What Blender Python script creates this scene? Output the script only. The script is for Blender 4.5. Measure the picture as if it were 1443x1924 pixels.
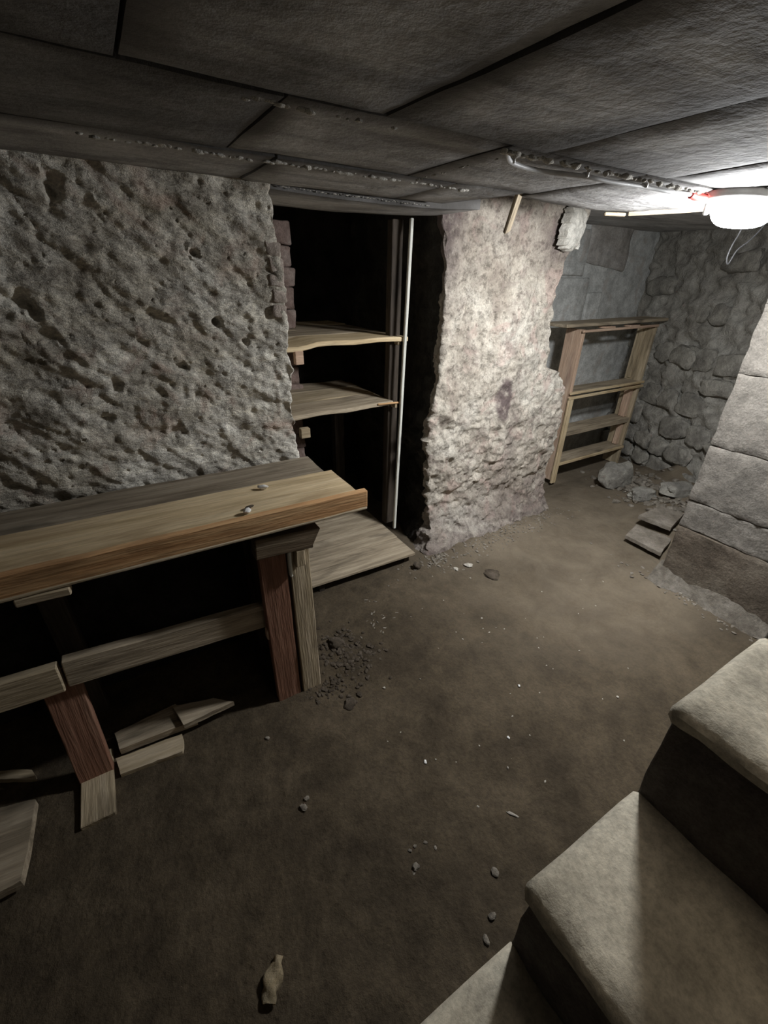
import bpy, bmesh, math, random
from mathutils import Vector, Matrix, noise, Euler
random.seed(7)
for o in list(bpy.data.objects): bpy.data.objects.remove(o)
S = bpy.context.scene
C = S.collection
# ---------------------------------------------------------------- camera
cam = bpy.data.cameras.new('camera'); camo = bpy.data.objects.new('camera', cam); C.objects.link(camo)
cam.sensor_fit = 'HORIZONTAL'; cam.sensor_width = 36; cam.lens = 820/1443*36; cam.clip_start = .02
PI_, RO, YA = .495, .023, .55
fw = Vector((math.sin(YA)*math.cos(PI_), math.cos(YA)*math.cos(PI_), -math.sin(PI_)))
r0 = Vector((math.cos(YA), -math.sin(YA), 0)); u0 = r0.cross(fw)
rr = math.cos(RO)*r0+math.sin(RO)*u0; uu = -math.sin(RO)*r0+math.cos(RO)*u0
m3 = Matrix((rr, uu, -fw)).transposed()
camo.matrix_world = Matrix.Translation((0, 0, 1.5)) @ m3.to_4x4()
S.camera = camo
# ---------------------------------------------------------------- world, light, exposure
w = bpy.data.worlds.new('dark'); S.world = w; w.use_nodes = True
w.node_tree.nodes['Background'].inputs[0].default_value = (.8, .85, 1, 1)
w.node_tree.nodes['Background'].inputs[1].default_value = .0
S.view_settings.view_transform = 'Standard'; S.view_settings.look = 'None'
S.view_settings.exposure = 0.0; S.view_settings.gamma = 1; S.view_settings.use_curve_mapping = False
LAMP_W = 106.0
# weak warm light that falls in through the stairwell behind the camera
al = bpy.data.lights.new('stairwell_light', 'AREA'); al.shape = 'RECTANGLE'; al.size = .4; al.size_y = .3
al.energy = .72; al.spread = math.radians(105); al.color = (1, .86, .70)
alo = bpy.data.objects.new('stairwell_light', al); C.objects.link(alo)
alo.location = (.66, -.60, 1.71)
alo.rotation_euler = Vector((-.10, .35, -1.0)).to_track_quat('-Z', 'Y').to_euler()

# ================================================================ materials
def nn(nt, t, **k):
    n = nt.nodes.new(t)
    for a, b in k.items(): setattr(n, a, b)
    return n
def rgb(c): return (c[0], c[1], c[2], 1)
def base_mat(name, rough=.9):
    m = bpy.data.materials.new(name); m.use_nodes = True
    nt = m.node_tree; b = nt.nodes['Principled BSDF']; b.inputs['Roughness'].default_value = rough
    b.inputs['Specular IOR Level'].default_value = .25
    return m, nt, b
def ramp(nt, fac, stops):
    r = nn(nt, 'ShaderNodeValToRGB'); e = r.color_ramp.elements
    e[0].position, e[0].color = stops[0][0], rgb(stops[0][1]); e[1].position, e[1].color = stops[-1][0], rgb(stops[-1][1])
    for p, c in stops[1:-1]:
        x = e.new(p); x.color = rgb(c)
    nt.links.new(fac, r.inputs[0]); return r.outputs[0]
def mapped(nt, scale=(1, 1, 1), rot=(0, 0, 0), coord='Object', rnd=False):
    tc = nn(nt, 'ShaderNodeTexCoord'); mp = nn(nt, 'ShaderNodeMapping')
    mp.inputs['Scale'].default_value = scale; mp.inputs['Rotation'].default_value = rot
    nt.links.new(tc.outputs[coord], mp.inputs[0])
    if rnd:
        oi = nn(nt, 'ShaderNodeObjectInfo'); ml = nn(nt, 'ShaderNodeMath', operation='MULTIPLY'); ml.inputs[1].default_value = 37
        nt.links.new(oi.outputs['Random'], ml.inputs[0]); cb = nn(nt, 'ShaderNodeCombineXYZ')
        for i in range(3): nt.links.new(ml.outputs[0], cb.inputs[i])
        nt.links.new(cb.outputs[0], mp.inputs['Location'])
    return mp.outputs[0]
def ntex(nt, vec, scale, detail=6, rough=.6, dist=0):
    n = nn(nt, 'ShaderNodeTexNoise'); n.inputs['Scale'].default_value = scale; n.inputs['Detail'].default_value = detail
    n.inputs['Roughness'].default_value = rough; n.inputs['Distortion'].default_value = dist
    nt.links.new(vec, n.inputs['Vector']); return n.outputs[0]
def mix(nt, fac, a, b, mode='MIX'):
    n = nn(nt, 'ShaderNodeMix', data_type='RGBA', blend_type=mode)
    if isinstance(fac, float): n.inputs[0].default_value = fac
    else: nt.links.new(fac, n.inputs[0])
    for s, i in ((a, 6), (b, 7)):
        if isinstance(s, tuple): n.inputs[i].default_value = rgb(s)
        else: nt.links.new(s, n.inputs[i])
    return n.outputs[2]
def bump(nt, b, hs, dist=.01, strength=1.0):
    h = hs[0]
    for x in hs[1:]:
        a = nn(nt, 'ShaderNodeMath', operation='ADD'); nt.links.new(h, a.inputs[0]); nt.links.new(x, a.inputs[1]); h = a.outputs[0]
    bn = nn(nt, 'ShaderNodeBump'); bn.inputs['Distance'].default_value = dist; bn.inputs['Strength'].default_value = strength
    nt.links.new(h, bn.inputs['Height']); nt.links.new(bn.outputs[0], b.inputs['Normal'])
def masonry(name, c1, c2, c3, patch=None, s=1.0, bd=.012, rough=.95, rnd=False):
    """mottled lime / cement / earth surface"""
    m, nt, b = base_mat(name, rough); v = mapped(nt, rnd=rnd)
    big = ntex(nt, v, 3*s, 5, .6, .6); mid = ntex(nt, v, 14*s, 6, .65); fine = ntex(nt, v, 90*s, 4, .7)
    col = ramp(nt, big, [(.34, c1), (.5, c2), (.66, c3)])
    col = mix(nt, .55, col, ramp(nt, mid, [(.35, (.42, .42, .42)), (.6, (1, 1, 1))]), 'MULTIPLY')
    col = mix(nt, .5, col, ramp(nt, fine, [(.35, (.45, .45, .45)), (.6, (1, 1, 1))]), 'MULTIPLY')
    if patch:
        pn = ntex(nt, v, 5.5*s, 3, .5, 1.2); pm = ramp(nt, pn, [(.56, (0, 0, 0)), (.66, (1, 1, 1))])
        col = mix(nt, pm, col, mix(nt, .6, col, patch))
    nt.links.new(col, b.inputs['Base Color'])
    mf = ntex(nt, v, 40*s, 5, .7)
    bump(nt, b, [mid, mf], bd)
    return m
def wood(name, c1, c2, c3, grain=1.0, stain=None):
    """grain runs along the board's own X axis"""
    m, nt, b = base_mat(name, .8); v = mapped(nt, (1.2, 16, 16), rnd=True)
    g = ntex(nt, v, 1.6*grain, 8, .62, .35)
    v2 = mapped(nt, (2.5, 9, 9), rnd=True); st = ntex(nt, v2, 1.0, 4, .55, .5)
    v3 = mapped(nt, (10, 130, 130), rnd=True); fi = ntex(nt, v3, 1.0, 3, .6)
    col = ramp(nt, g, [(.33, c1), (.5, c2), (.68, c3)])
    col = mix(nt, .45, col, ramp(nt, fi, [(.35, (.5, .5, .5)), (.62, (1, 1, 1))]), 'MULTIPLY')
    sm = ramp(nt, st, [(.55, (0, 0, 0)), (.72, (.75, .75, .75))])
    col = mix(nt, sm, col, stain or tuple(x*.35 for x in c1))
    nt.links.new(col, b.inputs['Base Color'])
    bump(nt, b, [g, fi], .004, .8)
    return m
M = {}
def streaky(name, c1, c2, c3, warm, rot):
    m, nt, b = base_mat(name, .95); v = mapped(nt); vs = mapped(nt, (1, 1, 2.6), (0, rot, 0))
    big = ntex(nt, v, 2.6, 6, .62, .7); mid = ntex(nt, vs, 9, 7, .68, .6); fine = ntex(nt, vs, 60, 4, .7); sp = ntex(nt, v, 26, 5, .75)
    col = ramp(nt, big, [(.30, c1), (.48, c2), (.66, c3)])
    col = mix(nt, .8, col, ramp(nt, mid, [(.34, (.38, .37, .36)), (.5, (.85, .85, .85)), (.66, (1.25, 1.25, 1.22))]), 'MULTIPLY')
    col = mix(nt, .6, col, ramp(nt, fine, [(.36, (.5, .5, .5)), (.6, (1.1, 1.1, 1.1))]), 'MULTIPLY')
    col = mix(nt, .6, col, ramp(nt, sp, [(.33, (.25, .24, .23)), (.44, (1, 1, 1))]), 'MULTIPLY')
    w_ = ramp(nt, ntex(nt, v, 4.5, 4, .6, 1.5), [(.54, (0, 0, 0)), (.68, (.7, .7, .7))])
    col = mix(nt, w_, col, mix(nt, .75, col, warm))
    nt.links.new(col, b.inputs['Base Color']); bump(nt, b, [mid, fine, sp], .008); return m
M['wall'] = streaky('rough_render', (.36, .335, .27), (.63, .58, .49), (.92, .88, .79), (.48, .33, .26), .62)
M['alcoveside'] = masonry('sooty_side', (.035, .032, .028), (.06, .055, .048), (.11, .10, .085), bd=.012)  # unlit flank of the pillar, its shade put into the colour
M['lime'] = masonry('limewashed_render', (.46, .40, .33), (.64, .58, .49), (.74, .69, .60), patch=(.50, .38, .33), bd=.010)
nt = M['lime'].node_tree; b = nt.nodes['Principled BSDF']; old = b.inputs['Base Color'].links[0].from_socket; v = mapped(nt)
dn = ntex(nt, v, 6.5, 7, .72, 1.0); sp = ntex(nt, v, 30, 5, .75)
col = mix(nt, ramp(nt, dn, [(.52, (0, 0, 0)), (.66, (.75, .75, .75))]), old, (.28, .23, .20))
col = mix(nt, .65, col, ramp(nt, sp, [(.38, (.25, .24, .23)), (.50, (1, 1, 1))]), 'MULTIPLY')
at = nn(nt, 'ShaderNodeAttribute'); at.attribute_name = 'grime'; gm = nn(nt, 'ShaderNodeMath', operation='MULTIPLY')
nt.links.new(at.outputs['Fac'], gm.inputs[0]); nt.links.new(ramp(nt, ntex(nt, v, 16, 6, .7), [(.26, (.1, .1, .1)), (.52, (1, 1, 1))]), gm.inputs[1])
nt.links.new(mix(nt, gm.outputs[0], col, (.13, .10, .095)), b.inputs['Base Color'])
M['white_plaster'] = masonry('white_plaster', (.55, .52, .46), (.7, .67, .6), (.8, .77, .7), s=3, bd=.006)
M['grey'] = masonry('grey_cement', (.56, .565, .54), (.72, .73, .70), (.82, .83, .80), patch=(.46, .42, .38), bd=.004)
M['stone'] = masonry('field_stone', (.28, .265, .235), (.43, .41, .36), (.60, .57, .50), s=2, bd=.01, rnd=True)
M['mortar'] = masonry('old_mortar', (.36, .34, .295), (.50, .475, .42), (.62, .60, .54), s=1.5, bd=.014)
M['block'] = masonry('concrete_block', (.17, .155, .135), (.225, .205, .178), (.29, .268, .235), s=1.3, bd=.006, rnd=True)
M['blockbrown'] = masonry('stained_block', (.125, .10, .076), (.17, .14, .108), (.22, .188, .148), s=1.3, bd=.006, rnd=True)
M['brick'] = masonry('old_brick', (.20, .14, .115), (.30, .22, .19), (.40, .33, .29), s=3, bd=.006, rnd=True)
M['earth'] = masonry('trodden_earth', (.060, .045, .028), (.087, .066, .041), (.116, .089, .057), s=1, bd=.006)
nt = M['earth'].node_tree; b = nt.nodes['Principled BSDF']; old = b.inputs['Base Color'].links[0].from_socket
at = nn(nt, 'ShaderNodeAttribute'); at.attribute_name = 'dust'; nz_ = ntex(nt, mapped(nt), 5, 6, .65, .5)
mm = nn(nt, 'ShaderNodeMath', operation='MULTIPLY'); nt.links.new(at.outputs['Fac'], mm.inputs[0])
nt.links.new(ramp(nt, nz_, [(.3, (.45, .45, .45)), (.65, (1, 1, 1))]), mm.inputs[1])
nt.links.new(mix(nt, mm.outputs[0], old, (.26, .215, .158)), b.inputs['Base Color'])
M['step'] = masonry('worn_cement_step', (.55, .495, .385), (.63, .57, .45), (.70, .64, .515), s=1.2, bd=.002, rnd=True)
M['riser'] = masonry('dirty_riser', (.13, .11, .10), (.18, .155, .135), (.22, .2, .175), s=2, bd=.008, rnd=True)  # darker than the treads
M['smear'] = masonry('smeared_cement', (.40, .37, .33), (.50, .47, .43), (.6, .58, .55), bd=.004)
M['dark'] = masonry('sooty_render', (.02, .019, .018), (.035, .033, .03), (.055, .05, .046), bd=.01)  # near-black colour stands in for shade under the bench and in the alcove
M['dustbrick'] = masonry('dusty_brick', (.38, .32, .27), (.52, .44, .38), (.64, .57, .50), s=3, bd=.006, rnd=True)
M['slabm'] = masonry('tan_slab', (.20, .17, .135), (.28, .245, .20), (.36, .32, .27), s=2, bd=.004)
M['pebble'] = masonry('pale_chip', (.45, .41, .35), (.6, .56, .48), (.72, .68, .6), s=8, bd=.002, rnd=True)
M['rub'] = masonry('crumbled_render', (.20, .175, .14), (.30, .265, .215), (.42, .38, .32), s=6, bd=.004, rnd=True)
M['clod'] = masonry('earth_clod', (.075, .058, .042), (.11, .087, .063), (.16, .13, .10), s=6, bd=.004, rnd=True)
M['wgrey'] = wood('weathered_board', (.24, .195, .135), (.42, .345, .245), (.57, .48, .355))
M['wold'] = wood('old_dark_board', (.17, .135, .095), (.29, .24, .175), (.40, .345, .265))
M['wcap'] = wood('brown_block', (.10, .07, .04), (.15, .11, .07), (.21, .165, .11))  # cap block darkened, shade of the bench top put into its colour
M['wpale'] = wood('pale_board', (.53, .40, .225), (.72, .565, .35), (.82, .68, .45), stain=(.34, .235, .13))
M['worange'] = wood('orange_board', (.50, .27, .12), (.66, .38, .18), (.74, .48, .25))
M['wred'] = wood('reddish_board', (.20, .10, .065), (.275, .14, .09), (.35, .20, .135))
M['wpost'] = wood('tan_post', (.34, .27, .17), (.48, .39, .26), (.60, .50, .36))
M['wdark'] = wood('dark_board', (.04, .032, .025), (.07, .055, .042), (.10, .08, .06))
M['wpink'] = wood('pinkish_board', (.50, .34, .24), (.66, .47, .34), (.74, .57, .43), stain=(.33, .22, .17))
M['wlight'] = wood('light_batten', (.66, .66, .58), (.78, .78, .70), (.85, .85, .78), stain=(.55, .54, .47))
def flat(name, c, rough=.6, metal=0):
    m, nt, b = base_mat(name, rough); v = mapped(nt); n = ntex(nt, v, 25, 4)
    nt.links.new(ramp(nt, n, [(.3, tuple(x*.75 for x in c)), (.65, c)]), b.inputs['Base Color'])
    b.inputs['Metallic'].default_value = metal; return m
M['whitechip'] = flat('white_chip', (.92, .91, .88), .8)
M['fillet'] = masonry('fillet_mortar', (.15, .13, .105), (.22, .195, .16), (.31, .28, .24), s=3, bd=.006)
M['plastic'] = flat('white_plastic', (.62, .62, .6), .45)
M['red'] = flat('red_tape', (.62, .06, .05), .5)
M['cable'] = flat('white_cable', (.6, .6, .6), .5)
M['greycable'] = flat('grey_cable', (.16, .16, .165), .6)
M['paper'] = masonry('tan_paper', (.55, .44, .27), (.7, .58, .38), (.8, .68, .48), s=9, bd=.002)
em, nt, b = base_mat('lit_diffuser', .4)
b.inputs['Base Color'].default_value = (.8, .8, .8, 1)
b.inputs['Emission Color'].default_value = (.97, .985, 1.0, 1); b.inputs['Emission Strength'].default_value = LAMP_W*3.2
M['lit'] = em
# ceiling boards: cement board with soot that gathers along the board edges
cm, nt, b = base_mat('ceiling_board', .92)
v = mapped(nt, (1, 1, 1)); v2 = mapped(nt, (2.2, 9, 2), (0, 0, .5)); big = ntex(nt, v, 3.5, 5, .6, .8); st = ntex(nt, v2, 1.5, 6, .65, .4); fine = ntex(nt, v, 70, 4, .7)
col = ramp(nt, big, [(.32, (.35, .34, .335)), (.5, (.50, .49, .48)), (.66, (.62, .61, .60))])
col = mix(nt, .75, col, ramp(nt, st, [(.36, (.5, .5, .5)), (.55, (1, 1, 1))]), 'MULTIPLY')
col = mix(nt, .35, col, ramp(nt, fine, [(.35, (.5, .5, .5)), (.6, (1, 1, 1))]), 'MULTIPLY')
at = nn(nt, 'ShaderNodeAttribute'); at.attribute_name = 'soot'
col = mix(nt, at.outputs['Fac'], col, (.07, .065, .06))
nt.links.new(col, b.inputs['Base Color']); bump(nt, b, [st, ntex(nt, v, 22, 5, .7)], .0035)
M['ceil'] = cm

cm2 = cm.copy(); cm2.name = 'sooty_ceiling_board'  # darker copy for the left boards, fading lamplight put into the colour
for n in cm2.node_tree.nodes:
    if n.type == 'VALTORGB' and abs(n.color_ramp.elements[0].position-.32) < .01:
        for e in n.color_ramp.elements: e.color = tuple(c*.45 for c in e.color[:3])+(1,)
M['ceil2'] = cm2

# ================================================================ helpers
def link(name, bm, mat, parent=None, smooth=True, mw=None, ang=50):
    me = bpy.data.meshes.new(name); bm.normal_update(); bm.to_mesh(me); bm.free()
    if smooth:
        for p in me.polygons: p.use_smooth = True
        me.set_sharp_from_angle(angle=math.radians(ang))
    me.materials.append(M[mat] if isinstance(mat, str) else mat)
    o = bpy.data.objects.new(name, me); C.objects.link(o)
    if mw is not None: o.matrix_world = mw
    if parent: setp(o, parent)
    return o
def setp(o, parent):
    mw = o.matrix_world.copy(); o.parent = parent
    o.matrix_parent_inverse = Matrix.Identity(4)
    o.matrix_basis = wm(parent).inverted() @ mw
WM = {}
def wm(o):
    m = o.matrix_basis
    while o.parent: o = o.parent; m = o.matrix_basis @ m
    return m
def thing(name, loc, label, cat, group=None):
    o = bpy.data.objects.new(name, None); C.objects.link(o); o.location = loc; o.empty_display_size = .1
    o['label'] = label; o['category'] = cat
    if group: o['group'] = group
    return o
def tag(o, label=None, cat=None, group=None, kind=None):
    for k, v in (('label', label), ('category', cat), ('group', group), ('kind', kind)):
        if v: o[k] = v
    return o
def fr(p, s, seed=0):
    return noise.noise((p[0]*s+seed, p[1]*s+seed*1.7, p[2]*s-seed))
def box_bm(dx, dy, dz, nx=1, ny=1, nz=1, bev=.003, amp=0, s=8, seed=0, warp=None):
    bm = bmesh.new()
    bmesh.ops.create_cube(bm, size=1)
    bmesh.ops.scale(bm, vec=(dx, dy, dz), verts=bm.verts)
    sharp = list(bm.edges)
    if bev: bmesh.ops.bevel(bm, geom=sharp, offset=bev, segments=1, profile=.6, affect='EDGES')
    for ax, n, d in ((0, nx, dx), (1, ny, dy), (2, nz, dz)):
        for i in range(1, n):
            co = Vector((0, 0, 0)); co[ax] = -d/2+d*i/n; no = Vector((0, 0, 0)); no[ax] = 1
            bmesh.ops.bisect_plane(bm, geom=list(bm.verts)+list(bm.edges)+list(bm.faces), plane_co=co, plane_no=no)
    for v in bm.verts:
        if amp:
            p = v.co.copy()
            v.co += Vector((fr(p, s, seed+3), fr(p, s, seed+7), fr(p, s, seed+11)))*amp
        if warp: v.co += Vector(warp(v.co))
    return bm
def board(name, a, b_, wvec, th, mat, parent, bev=.003, amp=.003, n=8, warp=None, seed=None, s=9, tdir=None):
    """plank whose long axis runs a -> b (centre line), wvec = full width vector, th thickness"""
    a, b_, wv = Vector(a), Vector(b_), Vector(wvec); x = (b_-a); L = x.length; x.normalize()
    wv = wv-x*wv.dot(x); W = wv.length; y = wv.normalized(); z = x.cross(y)
    mw = Matrix.Translation((a+b_)/2) @ Matrix((x, y, z)).transposed().to_4x4()
    if seed is None: seed = random.random()*50
    bm = box_bm(L, W, th, n, max(1, min(4, int(W/.04))), 1, bev, amp, s, seed, warp)
    return link(name, bm, mat, parent, mw=mw, ang=28)
def bar(name, p0, p1, mat, parent, **k):
    """axis aligned block from corner p0 to corner p1, its longest side is the grain"""
    p0, p1 = Vector(p0), Vector(p1); c = (p0+p1)/2; d = Vector([abs(q) for q in (p1-p0)]); ax = max(range(3), key=lambda i: d[i])
    e = [Vector((1, 0, 0)), Vector((0, 1, 0)), Vector((0, 0, 1))]
    o1 = [i for i in range(3) if i != ax]; wi = max(o1, key=lambda i: d[i]); ti = min(o1, key=lambda i: d[i])
    if wi == ti: wi, ti = o1
    return board(name, c-e[ax]*d[ax]/2, c+e[ax]*d[ax]/2, e[wi]*d[wi], d[ti], mat, parent, **k)
def rock_bm(r, sub=2, amp=.3, seed=0, sq=1.0, scl=(1, 1, 1)):
    bm = bmesh.new(); bmesh.ops.create_icosphere(bm, subdivisions=sub, radius=1)
    for v in bm.verts:
        p = v.co.copy(); k = max(abs(p.x), abs(p.y), abs(p.z)); p = p*(1+(1/k-1)*(1-sq))
        p *= 1+amp*fr(v.co, 1.3, seed)+amp*.4*fr(v.co, 3.5, seed+9)
        v.co = Vector((p.x*r*scl[0], p.y*r*scl[1], p.z*r*scl[2]))
    return bm
def tube_bm(pts, rad, seg=8, closed=False):
    bm = bmesh.new(); rings = []
    n = len(pts); pts = [Vector(p) for p in pts]; prev = None
    for i, p in enumerate(pts):
        t = (pts[min(i+1, n-1)]-pts[max(i-1, 0)]).normalized()
        a = prev if prev is not None else t.orthogonal()
        a = (a-t*a.dot(t)).normalized(); prev = a; b_ = t.cross(a)
        r = rad(i/(n-1)) if callable(rad) else rad
        rings.append([bm.verts.new(p+(a*math.cos(6.2832*k/seg)+b_*math.sin(6.2832*k/seg))*r) for k in range(seg)])
    for i in range(n-1):
        for k in range(seg): bm.faces.new((rings[i][k], rings[i][(k+1) % seg], rings[i+1][(k+1) % seg], rings[i+1][k]))
    bm.faces.new(rings[0][::-1]); bm.faces.new(rings[-1]); return bm
def spline(pts, n=8):
    pts = [Vector(p) for p in pts]; P = [pts[0]]+pts+[pts[-1]]; out = []
    for i in range(1, len(P)-2):
        for k in range(n):
            t = k/n; a, b_, c, d = P[i-1], P[i], P[i+1], P[i+2]
            out.append(.5*((2*b_)+(c-a)*t+(2*a-5*b_+4*c-d)*t*t+(3*b_-a-3*c+d)*t**3))
    out.append(pts[-1]); return out
def interp(tab, z):
    if z <= tab[0][0]: return tab[0][1]
    for (z0, v0), (z1, v1) in zip(tab, tab[1:]):
        if z <= z1: t = (z-z0)/(z1-z0); return v0+(v1-v0)*t
    return tab[-1][1]
def sweep(name, corners, counts, zs, disp, mat, grime=None, second=None):
    """rough wall: plan polyline corners(z) swept over heights zs; counts = samples per leg;
    disp(point, normal) gives how far the surface stands proud"""
    bm = bmesh.new(); rows = []
    for z in zs:
        cs = [Vector((c[0], c[1], z)) for c in corners(z)]; row = []
        for i, n in enumerate(counts):
            a, b_ = cs[i], cs[i+1]
            for k in range(n): row.append(a+(b_-a)*(k/n))
        row.append(cs[-1])
        for _ in range(3):                                           # soften the corners
            row = [row[0]]+[(row[j-1]+row[j]*2+row[j+1])/4 for j in range(1, len(row)-1)]+[row[-1]]
        out = []
        for j, p in enumerate(row):
            t = row[min(j+1, len(row)-1)]-row[max(j-1, 0)]; nrm = Vector((t.y, -t.x, 0)).normalized()
            out.append(p+nrm*disp(p, nrm))
        rows.append([bm.verts.new(p) for p in out])
    for a, b_ in zip(rows, rows[1:]):
        for j in range(len(a)-1):
            f = bm.faces.new((a[j], a[j+1], b_[j+1], b_[j]))
            if second and second[1](a[j].co): f.material_index = 1
    if grime:
        gl = bm.verts.layers.float.new('grime')
        for v in bm.verts: v[gl] = grime(v.co)
    o = link(name, bm, mat)
    if second: o.data.materials.append(M[second[0]])
    return o
def lin(a, b_, n): return [a+(b_-a)*i/n for i in range(n+1)]

# ================================================================ floor
def floor_z(x, y):
    p = (x, y, 0)
    z = .012*fr(p, 1.6)+.006*fr(p, 5, 3)
    d = 3.45+(y-.75)*.405-x                                          # distance to the rubble wall at the right
    if x > 1.9: z += (.16-.13*max(0, min(1, (y-1.6)/.35)))*max(0, min(1, 1-d/.95))**1.6*(1+.5*fr(p, 5, 8))
    if y > 1.9 and x > 2.4: z -= .05*min(1, (y-1.9)/.25)
    z += .03*math.exp(-(((x-1.95)/.55)**2+((y-1.72)/.14)**2))*(1+fr(p, 9, 2))    # dirt against the pillar
    z += .012*math.exp(-(((x-.60)/.16)**2+((y-1.28)/.16)**2))*(1+1.4*fr(p, 14, 5))
    return z
def build_floor():
    bm = bmesh.new()
    xs = lin(-2.2, -.75, 20)[:-1]+lin(-.75, 2.6, 300)[:-1]+lin(2.6, 4.6, 80)
    ys = lin(-1.4, 0, 20)[:-1]+lin(0, 2.2, 200)[:-1]+lin(2.2, 3.3, 30)
    rows = []; dl = bm.verts.layers.float.new('dust')
    for y in ys:
        row = []
        for x in xs:
            p = (x, y, 0)
            z = floor_z(x, y)+.0035*fr(p, 17, 1)+.0022*fr(p, 42, 4)
            q = noise.voronoi(Vector((x*14, y*14, 1)))[0][0]
            z += .004*max(0, .28-q)/.28*(1 if fr(p, 2.2, 12) > .0 else .2)
            rough = math.exp(-(((x-.62)/.13)**2+((y-1.26)/.15)**2))
            z += rough*.008*abs(fr(p, 30, 6))
            q = bm.verts.new((x, y, z)); row.append(q)
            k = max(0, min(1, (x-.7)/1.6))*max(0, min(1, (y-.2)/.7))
            q[dl] = .62*k*k*(3-2*k)+.25*math.exp(-(((x-1.9)/.5)**2+((y-1.68)/.15)**2))  # paler toward the lamp, its light put into the colour, plus pillar-foot strip
        rows.append(row)
    for a, b_ in zip(rows, rows[1:]):
        for j in range(len(a)-1): bm.faces.new((a[j], a[j+1], b_[j+1], b_[j]))
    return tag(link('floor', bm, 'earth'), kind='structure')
FLOOR = build_floor()

# ================================================================ left wall
rp = random.Random(3)
PITS = [(.336, 1.355, .012, .05), (-.02, 1.70, .016, .03), (-.03, 1.67, .012, .03), (-.17, 1.42, .018, .03), (-.15, 1.39, .012, .03), (.205, 1.22, .010, .025), (.30, 1.55, .008, .03),
        (.10, 1.30, .009, .02), (.0, 1.18, .012, .02), (.42, 1.29, .008, .02), (.15, 1.02, .02, .02), (-.05, 1.08, .012, .02)]
for _ in range(330): PITS.append((rp.uniform(-.5, .56), rp.uniform(.85, 1.74), rp.uniform(.0015, .0045), rp.uniform(.004, .010)))
GRID = {}
for q in PITS:
    for i in range(-1, 2):
        for j in range(-1, 2): GRID.setdefault((int(q[0]//.05)+i, int(q[1]//.05)+j), []).append(q)
def wall_disp(p, n):
    x, z = p.x, p.z; y = p.y
    ca, sa = math.cos(-.62), math.sin(-.62); u = x*ca+z*sa; v = -x*sa+z*ca
    d = .016*fr((x, y, z), 2.2)+.008*fr((x, y, z), 6, 2)+.005*fr((u*.6, y, v*1.1), 20, 4)+.0045*noise.noise((u*20, y*20, v*46))
    d += .0035*fr((x, y, z), 34, 6)+.0028*noise.noise((u*60, y*60, v*100))-.004*max(0, abs(fr((x, y, z), 26, 19))-.3)*3
    rdg = 1-abs(fr((u*.45, y, v), 9, 15))*2.5
    if rdg > .88 and fr((x, y, z), 5, 77) > .12: d -= (rdg-.88)*.05
    stp = fr((u*.35, y, v), 13, 21); d += .0038*max(-1, min(1, stp*6))+.0032*max(-1, min(1, fr((u*.4, y, v), 31, 23)*6))
    if n.y < -.5:
        for (px, pz, r, dp) in GRID.get((int(x//.05), int(z//.05)), ()):
            du, dv = (x-px)*ca+(z-pz)*sa, -(x-px)*sa+(z-pz)*ca; q = math.hypot(du*(.65 if r < .011 else .9), dv)/r*(1+.5*noise.noise((x*50, z*50, 3)))
            if q < 1.6: d -= dp*max(0, 1-(q/1.6)**2)
    return d
def left_corners(z):
    e = .578+.012*noise.noise((z*9, 3, 1))+.007*noise.noise((z*30, 3, 1))+interp([(1.2, 0), (1.45, 0), (1.62, -.012), (1.75, -.03)], z)
    return [(-2.1, 1.63), (-.55, 1.63), (e, 1.625), (e+.02, 2.0), (e+.03, 3.25)]
o = sweep('wall_left', left_corners, [30, 190, 50, 12], lin(-.05, .78, 40)[:-1]+lin(.78, 1.80, 170), wall_disp, 'wall', second=('dark', lambda p: p.z < .79))  # below bench height the shade is coloured into the wall
tag(o, kind='structure')
wl = o
for k in range(5):                                                   # bricks showing at the broken edge
    z = 1.385+k*.047; bm = box_bm(.052, .09, .040, 3, 3, 2, .005, .006, 30, k*3)
    b_ = link('brick', bm, 'dustbrick', wl, mw=Matrix.Translation((.549+.003*(k % 2)-.001*k, 1.668, z)) @ Euler((0, .05, .1*(k % 2))).to_matrix().to_4x4())

# ================================================================ pillar between alcove and back room
PL = [(0, 1.375), (.085, 1.43), (.2, 1.462), (.45, 1.455), (.69, 1.42), (.95, 1.459), (1.22, 1.474), (1.41, 1.469), (1.65, 1.443), (1.78, 1.40), (1.9, 1.40)]
PR = [(0, 2.58), (.10, 2.53), (.42, 2.57), (.73, 2.56), (.90, 2.53), (.98, 2.47), (1.02, 2.34), (1.18, 2.315), (1.41, 2.29), (1.6, 2.33), (1.70, 2.37), (1.80, 2.44), (1.9, 2.46)]
def pil_corners(z):
    l = interp(PL, z)+.014*noise.noise((z*12, 5, 2))+.012*noise.noise((z*34, 5, 2)); r = interp(PR, z)+.012*noise.noise((z*14, 9, 2))
    base = .15*max(0, 1-z/.30)**1.6
    return [(1.60, 3.2), (l+.07, 2.25), (l, 1.875-base), ((l+r)/2, 1.875-base), (r, 1.895-base*.5), (r-.30, 2.3), (r-.3, 2.7)]
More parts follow.
